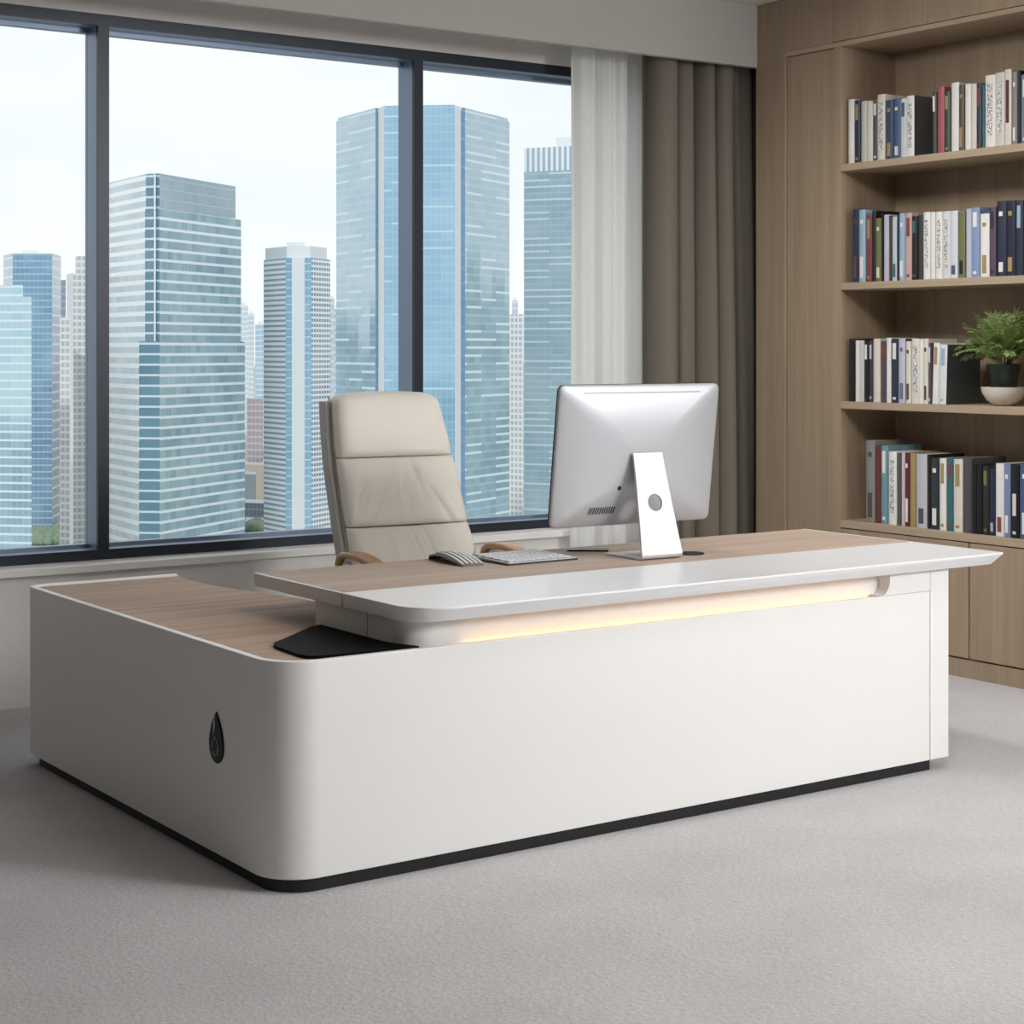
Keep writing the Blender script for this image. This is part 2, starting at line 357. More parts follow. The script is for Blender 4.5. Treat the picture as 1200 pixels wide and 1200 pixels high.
# left group
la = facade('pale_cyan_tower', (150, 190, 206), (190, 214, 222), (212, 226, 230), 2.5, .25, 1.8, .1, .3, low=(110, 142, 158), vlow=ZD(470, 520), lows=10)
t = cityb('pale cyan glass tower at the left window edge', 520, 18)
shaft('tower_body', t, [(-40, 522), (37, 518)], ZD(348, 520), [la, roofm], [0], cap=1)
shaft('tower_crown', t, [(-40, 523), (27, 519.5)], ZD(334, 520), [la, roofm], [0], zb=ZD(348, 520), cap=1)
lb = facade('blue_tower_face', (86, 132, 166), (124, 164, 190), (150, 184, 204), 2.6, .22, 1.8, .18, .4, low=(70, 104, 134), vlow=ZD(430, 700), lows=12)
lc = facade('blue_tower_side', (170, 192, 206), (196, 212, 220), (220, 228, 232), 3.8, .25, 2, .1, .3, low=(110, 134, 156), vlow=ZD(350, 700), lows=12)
t = cityb('square blue tower behind the pale cyan one', 700, 45)
shaft('tower_body', t, [(4, 715), (15, 700), (61, 700), (71.5, 720)], ZD(297, 700), [lc, lb, lc, roofm], [0, 1, 2], cap=3)
shaft('roof_box', t, [(26, 708), (45, 708)], ZD(293, 708), [palem, roofm], [0], zb=ZD(298, 708), back=20, cap=1)
ld = facade('beige_residential', (160, 164, 168), (190, 192, 194), (224, 222, 220), 2.4, .35, 2, .35, .7)
t = cityb('narrow beige tower just left of the left mullion', 640, 90)
shaft('tower_body', t, [(78, 650), (86, 640), (102, 642)], ZD(320, 640), [ld, palem, roofm], [1, 0], cap=2)
shaft('tower_crown', t, [(88, 645), (102, 646.5)], ZD(300, 645), [ld, roofm], [0], zb=ZD(320, 640), cap=1)
le = facade('slate_block', (96, 120, 146), (120, 142, 164), (150, 168, 184), 3.4, .2, 2.5, .2, .3)
t = cityb('dark slate sliver tower between the blue and beige towers', 820, 74)
shaft('tower_body', t, [(68, 825), (77, 820)], ZD(328, 820), [le, roofm], [0], cap=1)
t = cityb('low white annex tower in front of the beige tower', 600, 74)
shaft('tower_body', t, [(70, 602), (82, 600)], ZD(372, 600), [ld, palem, roofm], [0], cap=2, back=18)
# gaps
fz = facade('hazy_far_tower', (184, 202, 216), (202, 216, 226), (224, 231, 236), 4.2, .3, 4, .2, .3)  # distance haze is put into these pale colours
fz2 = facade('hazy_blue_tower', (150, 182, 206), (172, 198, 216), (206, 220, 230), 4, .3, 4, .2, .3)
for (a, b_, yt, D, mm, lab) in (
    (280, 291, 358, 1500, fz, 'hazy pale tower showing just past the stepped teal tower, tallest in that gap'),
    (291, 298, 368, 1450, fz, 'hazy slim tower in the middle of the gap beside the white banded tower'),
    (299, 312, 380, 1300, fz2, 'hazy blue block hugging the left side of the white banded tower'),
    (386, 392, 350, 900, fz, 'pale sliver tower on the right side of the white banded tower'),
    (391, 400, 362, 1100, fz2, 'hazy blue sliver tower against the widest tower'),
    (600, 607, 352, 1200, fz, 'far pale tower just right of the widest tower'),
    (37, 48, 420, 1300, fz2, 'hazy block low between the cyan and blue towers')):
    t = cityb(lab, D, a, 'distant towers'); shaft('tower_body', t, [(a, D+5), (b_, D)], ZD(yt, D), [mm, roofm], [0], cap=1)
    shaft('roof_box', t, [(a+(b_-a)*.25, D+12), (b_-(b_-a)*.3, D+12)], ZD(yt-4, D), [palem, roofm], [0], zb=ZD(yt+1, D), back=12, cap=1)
kb = facade('pale_grid_tower', (150, 172, 184), (186, 200, 208), (232, 232, 232), 2.6, .4, 2.2, .45, .9)
t = cityb('narrow cream gridded tower between the widest tower and the finned one', 760, 605)
shaft('tower_body', t, [(597, 765), (613.5, 760)], ZD(368, 760), [kb, roofm], [0], cap=1)
br = facade('brick_block', (140, 132, 140), (160, 150, 154), (190, 178, 176), 3.3, .3, 2.6, .4, .5)
t = cityb('pinkish brick mid-rise in the gap left of the white banded tower', 900, 300)
shaft('tower_body', t, [(289, 905), (308, 900)], ZD(467, 900), [br, roofm], [0], cap=1)
lows = [(286, 312, 545, 860, 'cream'), (284, 300, 556, 820, 'grey'), (286, 311, 590, 760, 'dark'), (288, 312, 612, 735, 'white'),
        (386, 400, 575, 820, 'white'),
        (598, 612, 560, 850, 'cream')]
lm = {'cream': mat('low_cream', (222, 206, 190), .8), 'grey': mat('low_grey', (168, 176, 182), .8), 'dark': facade('low_dark', (92, 98, 112), (120, 124, 134), (150, 150, 156), 3.2, .2, 2, .3, .4), 'white': mat('low_white', (226, 224, 220), .8)}
where = ['below the brick mid-rise', 'beside the foot of the stepped tower', 'under the flat cream roof by the white tower', 'lowest in the gap by the white tower',
         'at the foot of the white banded tower on its right', 'at the foot of the cream gridded tower']
for (a, b_, yt, D, k), wh in zip(lows, where):
    t = cityb('low %s city block %s' % (k, wh), D, a, 'low city blocks', name='low_building')
    shaft('block', t, [(a, D+4), (b_, D)], ZD(yt, D), [lm[k], roofm], [0], cap=1, back=18)
bm = bmesh.new()
for i in range(260):
    D = random.uniform(662, 696); px = random.uniform(38, 77)
    if i > 200: D = random.uniform(706, 722); px = random.uniform(292, 304)
    x, y = PD(px, D); r = random.uniform(1.6, 3.2)
    mt = Matrix.Translation((x, y, GZ+r*.7)) @ Matrix.Diagonal((r, r, r*.9, 1))
    bmesh.ops.create_icosphere(bm, subdivisions=1, radius=1, matrix=mt)
o = finish(bm, 'street_trees', mat('tree_green', (132, 150, 126), .9, var=.3, vscale=.1), smooth=True)
o['kind'] = 'stuff'; o['label'] = 'green tree canopy at the feet of the left towers'; o['category'] = 'trees'

# ------------------------------------------------------------------ curtains
def curtain(name, m, x0, x1, y, z0, z1, folds, amp, label, cat):
    bm = bmesh.new(); nx, nz = 220, 24; rows = []
    ph = [random.uniform(0, 6.28) for _ in range(4)]
    for j in range(nz+1):
        z = z0+(z1-z0)*j/nz; row = []; k = j/nz
        for i in range(nx+1):
            s = i/nx; w_ = s*folds*2*math.pi+.9*math.sin(s*9+ph[0])+.06*math.sin(k*3+ph[1])
            a_ = amp*(.75+.35*math.sin(s*17+ph[2]))*(1-.25*k)
            sn = math.sin(w_); yy = y+a_*(math.copysign(abs(sn)**.75, sn))+.006*math.sin(w_*2.3+k*4)
            xx = x0+(x1-x0)*s+.35*a_*math.cos(w_)+(.01*math.sin(k*5+ph[3])*s)
            row.append(bm.verts.new((xx, yy, z)))
        rows.append(row)
    for a, b_ in zip(rows, rows[1:]):
        for i in range(nx): bm.faces.new((a[i], a[i+1], b_[i+1], b_[i]))
    o = finish(bm, name, m, smooth=True); tag(o, label, cat)
    s = o.modifiers.new('thick', 'SOLIDIFY'); s.thickness = .002
    return o
curtain('sheer_curtain', M['sheer'], 5.335, 5.86, 7.14, .012, 3.24, 4.5, .03, 'white sheer curtain gathered at the right end of the window', 'curtain')
curtain('blackout_curtain', M['drape'], 5.69, 6.62, 7.0, .012, 3.24, 6.5, .10, 'heavy taupe curtain hanging between the sheer and the bookcase', 'curtain')

# ------------------------------------------------------------------ bookcase
XB, YN, XK = 6.3, 6.232, 6.70
YE = 2.6
bc = thing('bookcase', 'built-in floor to ceiling wood veneer bookcase with open shelves', 'bookcase')
mbox('side_panel', M['bwood'], (XB, XK, 6.622, 6.838, 0, ZC-.002), bc, bevel=.002)
mbox('back_panel', M['bwood'], (XK-.012, XK+.02, YE, 6.62, .05, ZC-.004), bc)
bm = bmesh.new(); box(bm, XB, XK-.012, YN, 6.279, .08, 2.985); finish(bm, 'side_panel', M['bwood'], bc, bevel=.002)
# tall narrow door between stile and niche
mbox('door', M['bwood'], (XB+.008, XB+.026, 6.285, 6.617, .09, 2.982), bc, bevel=.002)
# upper panels
mbox('top_panel', M['bwood'], (XB, XB+.02, 6.283, 6.621, 3.01, ZC-.003), bc, bevel=.002)
mbox('top_panel', M['bwood'], (XB, XB+.02, 4.66, 6.281, 3.012, ZC-.003), bc, bevel=.002)
mbox('top_panel', M['bwood'], (XB, XB+.02, YE, 4.654, 3.012, ZC-.003), bc, bevel=.002)
mbox('top_shelf', M['bwoodh'], (XB-.001, XK-.012, YE, 6.6215, 2.985, 3.009), bc, bevel=.002)
SH = [2.405, 1.823, 1.241, .658]
for z in SH[:3]: mbox('shelf', M['bwoodh'], (XB, XK-.012, YE, YN, z-.035, z), bc, bevel=.002)
mbox('shelf', M['bwoodh'], (XB, XK-.012, YE, YN, SH[3]-.036, SH[3]), bc, bevel=.002)
for a, b_ in ((5.43, 6.279), (4.58, 5.425), (3.73, 4.575), (YE, 3.725)):
    mbox('cabinet_door', M['bwood'], (XB+.004, XB+.024, a+.002, b_, .092, .617), bc, bevel=.0015)
mbox('niche_shade_divider', M['bwood'], (XB+.001, XK-.012, 4.93, 4.955, SH[3], 2.985), bc)  # out of view, added to block the key light from the niche side
mbox('plinth', M['bwood'], (XB+.012, XB+.03, YE, 6.62, 0, .084), bc)
mbox('carcass', M['bwood'], (XB+.03, XK-.012, YE, 6.62, .084, .6), bc)
mbox('carcass', M['bwood'], (XB+.03, XB+.05, 6.279, 6.622, .6, ZC-.004), bc)
mbox('carcass', M['bwood'], (XB+.021, XB+.04, YE, 6.279, 3.0095, ZC-.004), bc)
mbox('end_panel', M['bwood'], (XB, XK, YE-.03, YE, 0, ZC-.002), bc, bevel=.002)

# ------------------------------------------------------------------ books
def upX(px, py, X):
    u = (px-600)/F; rx, ry, rz = CA*u+SA, -SA*u+CA, (HZ-py)/F; k = X/rx
    return k*ry, CH+k*rz
BM = {}
def bmat(c):
    a_ = sum(c)/3; c = tuple(int(v+(a_-v)*.22) for v in c)
    if c not in BM: BM[c] = mat('cover_%d_%d_%d' % c, c, .45, var=.08, vscale=40)
    return BM[c]
W_ = (238, 236, 231); CR = (228, 220, 204); NV = (38, 48, 76); BK = (26, 27, 30); DG = (62, 62, 66); BL = (62, 92, 142); SL = (78, 82, 94)
TE = (46, 112, 124); RD = (150, 60, 62); PK = (190, 78, 92); GR = (52, 78, 62); LB = (150, 186, 212); MR = (110, 36, 52); GD = (178, 146, 88)
LI = (196, 196, 220); PU = (92, 70, 92); OL = (120, 124, 66); GY = (140, 140, 136); BR = (96, 74, 62)
rowdata = {
 'top': [(993,1000,117,W_,'plain white',None),(1000.3,1007,118,NV,'navy',GD),(1007.3,1014,119,(206,202,196),'pale grey',None),(1014.2,1021,119,CR,'cream',None),
  (1021.3,1027,117,SL,'slate',W_),(1027.3,1036,111.5,CR,'tall cream',BK),(1036.5,1045,118,(48,72,112),'dark blue',GD),(1045.2,1053.3,116,BL,'mid blue',CR),
  (1053.8,1060.8,116,(205,212,220),'white and blue',BL),(1061,1070,113,W_,'white-spined',BK,),
  (1091.5,1096.5,108,(54,72,66),'dark green-grey',W_),(1097,1105,102.5,PK,'rose red',None),(1105.3,1112.5,108,GR,'bottle green',GD),(1113,1122,97.6,W_,'tall white',None),
  (1122.3,1128.8,100,BR,'brown and gold',GD),(1129,1136,99,W_,'white',None),(1136.2,1143,98.5,CR,'cream',None),(1143.2,1149.5,98,NV,'navy and red',RD),(1149.8,1152.7,99,TE,'thin teal',None),
  (1153,1164.8,89,W_,'thick white',SL),(1165,1175.8,86,(214,210,204),'thick off-white',SL),(1176,1184,82,CR,'cream and maroon',MR),(1184.3,1190.3,85,GY,'dull grey',W_),(1190.8,1195,83,BK,'black',None),(1195.2,1206,88,(120,140,170),'grey-blue',W_)],
 'second': [(998,1005,245,NV,'navy and plum',PU),(1005.4,1013,246,LB,'light blue',W_),(1013.3,1020,252,RD,'red',GD),(1020.3,1025,247,BK,'black',None),(1025.2,1032,256,OL,'olive green',CR),
  (1032.3,1034,250,BK,'thin black',None),(1034.2,1041,252,LI,'lilac white',None),(1041.2,1043.5,253,BR,'thin brown',None),(1043.8,1050,254,(190,206,214),'ice blue',TE),(1050.2,1052,252,NV,'thin navy',None),(1052.2,1059,250.5,LB,'sky blue',W_),
  (1059.3,1067,250,(214,170,160),'salmon and white',RD),(1067.2,1074,254,BK,'black and teal',TE),(1074.2,1080.4,252,DG,'charcoal',None),
  (1081,1088.8,249,W_,'white',BK),(1089,1095,249,(232,230,228),'bright white',None),(1095.2,1103,248.5,W_,'white',BK),(1103.2,1111.8,248,(222,222,222),'white',BK),(1112,1121.5,247.5,(216,220,232),'bluish white',BL),
  (1122,1130,248,OL,'olive and black',BK),(1130.4,1137,245,LI,'lilac',None),(1137.2,1147,243.5,(130,156,200),'periwinkle blue',W_),(1147.5,1158,251,W_,'cream white',GD),(1158.3,1166,243,PU,'plum',NV),
  (1166.3,1177,236,NV,'tall navy',W_),(1177.3,1188,235.5,(30,36,60),'tall midnight blue',GD),(1188.3,1197,235,NV,'tall navy',LB),(1197.3,1207,234.5,(26,28,44),'tall black-blue',W_)],
 'third': [(994,1000.3,397,BK,'black',None),(1000.5,1005.5,399,W_,'white',None),(1005.7,1011.3,399,(216,214,210),'white',None),(1011.6,1017,399,BK,'black with pale top',W_),(1017.2,1022,399,DG,'charcoal',LI),
  (1022.3,1030.3,397,CR,'cream',None),(1030.6,1037,400,PU,'plum',RD),(1037.6,1043,396,W_,'bright white',None),(1043.3,1051.8,397,(42,56,74),'dark petrol',W_),(1052,1060,397,LI,'lilac blue',(110,116,160)),
  (1060.3,1066.3,400,CR,'beige',BR),(1066.6,1076,397,(228,222,212),'wide ivory',SL),(1076.2,1081,397.5,W_,'ivory',None),(1081.2,1086.6,397,CR,'speckled cream',BR),(1086.9,1089.8,402,PU,'mauve',W_),
  (1090.3,1097.4,402,W_,'leaning white',GD),(1097.8,1107,404,(224,226,228),'white with blue foot, leaning',LB)],
 'bottom': [(1013,1023.5,516,GY,'tall grey',BR),(1024,1031,522,(120,52,50),'brick red',None),(1031.3,1039,522,(110,160,176),'teal and white',W_),(1040,1049.5,529,W_,'white',SL),(1050,1054.4,531,(84,92,88),'grey-green',None),
  (1054.7,1059,530,(226,204,204),'pale pink',None),(1059.2,1065,531,MR,'maroon',W_),(1065.3,1072,531,GD,'gold',None),(1072.5,1085,532,(196,198,204),'wide white and slate',SL),(1085.3,1088.6,533,BK,'thin black',None),
  (1089,1099,537,(44,58,62),'dark petrol',W_),(1100,1108,537,W_,'white',GD),(1108.3,1115.6,537,TE,'teal',RD),(1116,1126.6,538,CR,'cream',GD),(1127,1137,536,(84,78,88),'grey plum',None),(1137.3,1143,545,BK,'black',None),(1143.3,1149.7,545,(22,22,26),'black',None),  # the two black books here are made up to fill a dark recess
  (1150,1158,546,(40,44,40),'black and olive',OL),(1158.3,1165,549,NV,'navy',LB),(1165.3,1175,543,W_,'white',RD),(1175.3,1183,544,(120,140,186),'blue and white',W_),(1183.3,1192.5,544,(24,26,32),'black with cream oval',CR),(1193,1206,543,(70,92,140),'steel blue',W_)]}
ordn = ['first','second','third','fourth','fifth','sixth','seventh','eighth','ninth','tenth','eleventh','twelfth','thirteenth','fourteenth','fifteenth','sixteenth','seventeenth','eighteenth','nineteenth','twentieth','twenty-first','twenty-second','twenty-third','twenty-fourth','twenty-fifth','twenty-sixth','twenty-seventh','twenty-eighth']
XF = XB+.03
printm, g, out = newmat('spine_print')
sp3 = g.node('ShaderNodeSeparateXYZ', {0: g.coord()})
cl_ = g.node('ShaderNodeCombineXYZ', {0: g.m('ADD', g.m('MULTIPLY', g.node('ShaderNodeObjectInfo').outputs['Random'], 997), g.m('FLOOR', g.m('MULTIPLY', sp3.outputs[1], 260))), 1: g.m('FLOOR', g.m('MULTIPLY', sp3.outputs[2], 190))})
wn_ = g.node('ShaderNodeTexWhiteNoise', {0: cl_.outputs[0]}, noise_dimensions='2D').outputs[0]
b = g.node('ShaderNodeBsdfPrincipled', {'Base Color': g.mix(g.m('GREATER_THAN', wn_, .55), lin((236, 233, 227)), lin((150, 150, 152))), 'Roughness': .5}); g.l.new(b.outputs[0], out.inputs[0])
for (row, books), z in zip(rowdata.items(), SH):
    for i, (a, b_, yt, c, nm, lbl) in enumerate(books):
        ya, za = upX(a, yt, XF); yb, _ = upX(b_, yt, XF)
        w_ = max(ya-yb-.0012, .006); h_ = za-z
        dp = .235 if row in ('top', 'third') and i in (9, 16) else random.uniform(.17, .215)
        if row == 'bottom': dp = .24
        lean = 0
        if row == 'third' and i == 15: lean = .035
        if row == 'third' and i == 16: lean = .035
        xo = random.uniform(0, .006)
        lab = '%s book, %s from the left on the %s shelf' % (nm, ordn[i], row)
        e = thing('book', lab, 'book', (XF+xo, yb, z+.0005), 0, 'books on the %s shelf' % row)
        e.rotation_euler = (lean, 0, 0)
        cov = c if not (row in ('top', 'third') and i in (9, 16)) else c
        side = bmat((92, 92, 94) if row == 'top' else (66, 72, 74)) if i in (9, 16) and row in ('top', 'third') else bmat(c)
        bm = bmesh.new(); th = min(.002, w_*.2)
        # rounded spine then two boards
        sp = [(.006*(1-math.sin(math.pi*k/6))**1.2 if w_ > .012 else .001, w_*k/6) for k in range(7)]
        outer = [(x, y) for x, y in sp]+[(dp, w_), (dp, w_-th), (.01, w_-th), (.01, th), (dp, th), (dp, 0)]
        mis = [0]*6+[0, 0, 0, 0, 0, 0, 1]
        prism(bm, outer, 0, h_, mis, 0)
        finish(bm, 'cover', [bmat(c), side], e)
        bm = bmesh.new(); box(bm, .0105, dp-.004, th, w_-th, .003, h_-.003); finish(bm, 'pages', M['paper'], e)
        if lbl and w_ > .012:
            rr = random.Random(i*13+len(row)); bm = bmesh.new()
            if rr.random() < .5: h0 = h_*rr.uniform(.62, .75); h1 = h_*.93
            else: h0 = h_*.06; h1 = h_*rr.uniform(.18, .4)
            if 'cream and maroon' == nm: h0, h1 = h_*.3, h_*.86
            if 'tall cream' == nm: h0, h1 = h_*.02, h_*.2
            if 'oval' in nm: h0, h1 = h_*.3, h_*.6
            box(bm, -.0008, .004, w_*.27, w_*.73, h0, h1)
            lm_ = bmat(lbl)
            if lbl in (SL, BK) and c[0] > 200:
                bm.free(); bm = bmesh.new(); box(bm, -.0008, .004, w_*.25, w_*.75, h_*.16, h_*.88); lm_ = printm
            elif rr.random() < .7:
                b5 = bmesh.new(); box(b5, -.0008, .004, w_*.3, w_*.7, h_*.05 if h0 > h_*.1 else h_*.8, h_*.09 if h0 > h_*.1 else h_*.86); finish(b5, 'spine_mark', lm_, e)
            finish(bm, 'spine_label', lm_, e)

# ------------------------------------------------------------------ plant
px_, py_, pz_ = 6.43, 5.335, SH[2]
bm = bmesh.new()
lathe(bm, [(0, .0), (.045, 0), (.05, .004), (.085, .025), (.108, .06), (.114, .085), (.109, .085), (.1, .055), (.07, .022), (0, .014)], 48)
o = finish(bm, 'bowl', M['bowl'], smooth=True, auto=50); o.location = (px_, py_, pz_+.0005); o.scale = (.9, .9, 1); tag(o, 'white ceramic bowl under the plant pot on the third shelf', 'bowl')
pl = thing('potted_fern', 'leafy green fern in a dark green pot standing in the white bowl', 'plant', (px_, py_, pz_+.018))
bm = bmesh.new(); lathe(bm, [(0, 0), (.05, 0), (.055, .03), (.064, .12), (.072, .145), (.076, .15), (.076, .172), (.068, .172), (.064, .15), (0, .148)], 40)
finish(bm, 'pot', M['pot'], pl, smooth=True, auto=40)
bm = bmesh.new(); lathe(bm, [(0, .158), (.03, .157), (.063, .15), (.063, .147), (0, .147)], 24); finish(bm, 'soil', M['soil'], pl, smooth=True)
bs = bmesh.new(); bl = bmesh.new(); rr = random.Random(3)
def leaflet(bm, p, d, n, L, wd):
    s = d.cross(n).normalized()*wd
    vs = [bm.verts.new(p), bm.verts.new(p+d*L*.35+s+n*.003), bm.verts.new(p+d*L*.75+s*.7), bm.verts.new(p+d*L-n*.002), bm.verts.new(p+d*L*.75-s*.7), bm.verts.new(p+d*L*.35-s+n*.003)]
    bm.faces.new(vs)
for k in range(80):
    az = rr.uniform(0, 2*math.pi); el = rr.uniform(.15, 1.45); L = rr.uniform(.18, .27)*(1 if el > .5 else .92)
    d = Vector((math.cos(az)*math.cos(el), math.sin(az)*math.cos(el), math.sin(el)))
    if d.x > .35: d.x *= .5
    p0 = Vector((math.cos(az)*.02, math.sin(az)*.02, .15)); pts = []
    for j in range(9):
        q = j/8; up0 = Vector((0, 0, 1)); dir_ = (up0*(1-q)*.55+d*(.45+q*.6)); pts.append(p0.copy()); p0 = p0+dir_.normalized()*L/8; p0.z -= .02*q*q*(1.3-math.sin(el))
    tube(bs, pts, [.0018-.0012*j/8 for j in range(9)], 5)
    for j in range(3, 9):
        dd = (pts[j]-pts[j-1]).normalized(); side = dd.cross(Vector((rr.uniform(-.3, .3), rr.uniform(-.3, .3), 1))).normalized(); n = side.cross(dd).normalized()
        for sg in (-1, 1):
            for h in (0, .5):
                pp = pts[j]-dd*(L/8)*h
                ld_ = (side*sg*.8+dd*.8+Vector((0, 0, rr.uniform(-.4, .1)))).normalized()
                leaflet(bl, pp, ld_, n, rr.uniform(.028, .046), .0058)
    leaflet(bl, pts[-1], (pts[-1]-pts[-2]).normalized(), n, .035, .005)
finish(bs, 'stems', M['stem'], pl, smooth=True); o = finish(bl, 'foliage', M['leaf'], pl); s = o.modifiers.new('t', 'SOLIDIFY'); s.thickness = .0006

# ------------------------------------------------------------------ desk
X0, X1, Y0, Y1, ZB, ZW = 2.225, 4.905, 4.3165, 6.30, .641, .041
dk = thing('executive_desk', 'white L-shaped executive desk with walnut tops and glowing front slot', 'desk')
def shellpath(off, rr_):
    r = rr_-off
    p = [(4.806, Y0+off)]+arc(X0+rr_, Y0+rr_, r, 270, 180, 14)+arc(X0+.07, Y1-.07, .07-off, 180, 90, 10)+[(2.815, Y1-off)]
    return p
RC = .135; o_ = shellpath(0, RC); i_ = shellpath(.024, RC)
bm = bmesh.new()
vo_ = [[bm.verts.new((x, y, z)) for x, y in pth] for pth in (o_, i_) for z in (ZW, ZB)]
ob, ot, ib_, it_ = vo_
for k in range(len(o_)-1):
    bm.faces.new((ob[k], ob[k+1], ot[k+1], ot[k])); bm.faces.new((ib_[k], ib_[k+1], it_[k+1], it_[k]))
    bm.faces.new((ot[k], ot[k+1], it_[k+1], it_[k])); bm.faces.new((ob[k], ob[k+1], ib_[k+1], ib_[k]))
for k in (0, -1): bm.faces.new((ob[k], ot[k], it_[k], ib_[k]))
finish(bm, 'body_shell', M['white'], dk, smooth=True, auto=35, bevel=.0025, seg=3)
inner = [(2.81, Y1-.03), (2.80, 6.08), (2.808, 5.95), (2.846, 5.75), (2.89, 5.56), (2.922, 5.38), (2.95, 5.1), (2.96, Y0+.06)]
retpoly = arc(X0+RC, Y0+RC, RC-.026, 270, 180, 12)+arc(X0+.07, Y1-.07, .07-.026, 180, 90, 8)+inner
retpoly = [p for p in retpoly]
bm = bmesh.new(); prism(bm, retpoly, .618, .634); finish(bm, 'return_top', M['woodret'], dk)
bm = bmesh.new(); prism(bm, retpoly, ZW+.002, .617); finish(bm, 'return_cabinet', M['white'], dk)
# plinth
bm = bmesh.new()
pp = arc(X0+RC, Y0+RC, RC-.022, 270, 180, 12)+arc(X0+.11, Y1-.1, .085, 180, 90, 8)+[(2.78, Y1-.04), (2.92, 5.2), (4.83, 5.2), (4.83, Y0+.022)]
prism(bm, pp, .0, ZW+.001); finish(bm, 'plinth', M['black'], dk)
# front end strip and apron
mbox('end_panel', M['white'], (4.8095, X1, Y0, 5.17, ZW, .7175), dk, bevel=.003)
bm = bmesh.new()
zt_ = .7175; xs = 4.55
prof = [(4.8075, zt_), (4.8075, ZB+.0015)] + [(xs, ZB+.0015)]+[(xs+.01+.045*math.sin(R(a)), ZB+.0015+.055*(1-math.cos(R(a)))) for a in range(15, 91, 15)]+[(4.607, zt_)]
a_ = [bm.verts.new((x, Y0, z)) for x, z in prof]; b2 = [bm.verts.new((x, Y0+.058, z)) for x, z in prof]
bm.faces.new(a_); bm.faces.new(b2[::-1])
for k in range(len(prof)): bm.faces.new((a_[k], a_[(k+1) % len(prof)], b2[(k+1) % len(prof)], b2[k]))
finish(bm, 'apron', M['white'], dk)
# riser box under the desktop with rounded left corner
rb = [(4.806, 4.375)]+arc(2.66+.1, 4.365+.1, .1, 270, 180, 12)+[(2.66, 4.90), (2.80, 4.90), (2.80, 5.15), (4.806, 5.15)]
rb[0] = (4.806, 4.365)
bm = bmesh.new(); prism(bm, rb, .6345, .7175); finish(bm, 'riser', M['white'], dk, smooth=True, auto=40)
mbox('seam_line', mat('seam_grey', (120, 118, 114), .6), (2.6594, 2.661, 4.576, 4.5785, .636, .7175), dk)
# light strip lying in the slot behind the front panel's lip
mbox('light_strip', M['led'], (2.86, 4.545, Y0+.028, Y0+.042, .626, .631), dk)
mbox('slot_ledge', M['white'], (2.6, 4.8, Y0+.0245, 4.364, .60, .6255), dk)
# under body (modesty cabinet behind the front panel, gives the desk its depth)
mbox('modesty_panel', M['white'], (2.97, 4.806, Y0+.0245, Y0+.05, ZW+.002, .599), dk)
# desktop slab with undercut edges
TX0, TX1, TY0, TY1, TZ, TB = 2.637, 5.134, 4.2565, 5.282, .762, .7185
def slab(bm, x0, x1, y0, y1, rl, und_l, und_r, und_f, z1, z0, lft=True):
    top = ([(x0, y1)]+arc(x0+rl, y0+rl, rl, 180, 270, 14) if lft else [(x0, y1), (x0, y0)])+arc(x1-.012, y0+.012, .012, 270, 360, 4)+[(x1, y1)]
    def shr(p):
        x, y = p
        fx = und_l if x < x0+rl+.001 and lft else (und_r if x > x1-.03 else 0)
        return (x+(und_l*max(0, (x0+rl-x)/rl) if lft and x < x0+rl else 0)-(und_r if x > x1-.03 else 0), y+(und_f*max(0, min(1, (y0+rl-y)/rl))))
    mid = [(x, y) for x, y in top]
    t = [bm.verts.new((x, y, z1)) for x, y in top]; mm_ = [bm.verts.new((x, y, z1-.006)) for x, y in mid]; b = [bm.verts.new((*shr(p), z0)) for p in top]; n = len(top)
    for u_, v_ in ((t, mm_), (mm_, b)):
        for k in range(n): bm.faces.new((u_[k], v_[k], v_[(k+1) % n], u_[(k+1) % n]))
    bm.faces.new(t); bm.faces.new(b[::-1])
bm = bmesh.new(); slab(bm, TX0, TX1, TY0, TY1, .13, .004, .034, .030, TZ, TB)
finish(bm, 'desktop', M['whitetop'], dk, smooth=True, auto=30, bevel=.0015)
YWD = 4.695
bm = bmesh.new(); box(bm, TX0+.012, TX1-.02, YWD, TY1-.006, TZ-.004, TZ+.0006); finish(bm, 'veneer_inlay', M['woodtop'], dk)
mbox('edge_joint', mat('joint_grey', (176, 174, 170), .6), (TX0-.0004, TX0+.004, YWD-.004, YWD-.0015, TB+.0005, TZ-.001), dk)
# rear modesty and drawers side (user side)
mbox('pedestal', M['white'], (4.38, 4.806, 4.40, 5.15, ZW+.002, .633), dk, bevel=.002)
for k in range(3):
    d_ = mbox('drawer', M['white'], (4.39, 4.80, 5.151, 5.168, .05+.195*k, .237+.195*k), dk, bevel=.002)
    mbox('drawer_handle', M['alu'], (4.53, 4.66, 5.1685, 5.178, .20+.195*k, .212+.195*k), d_)
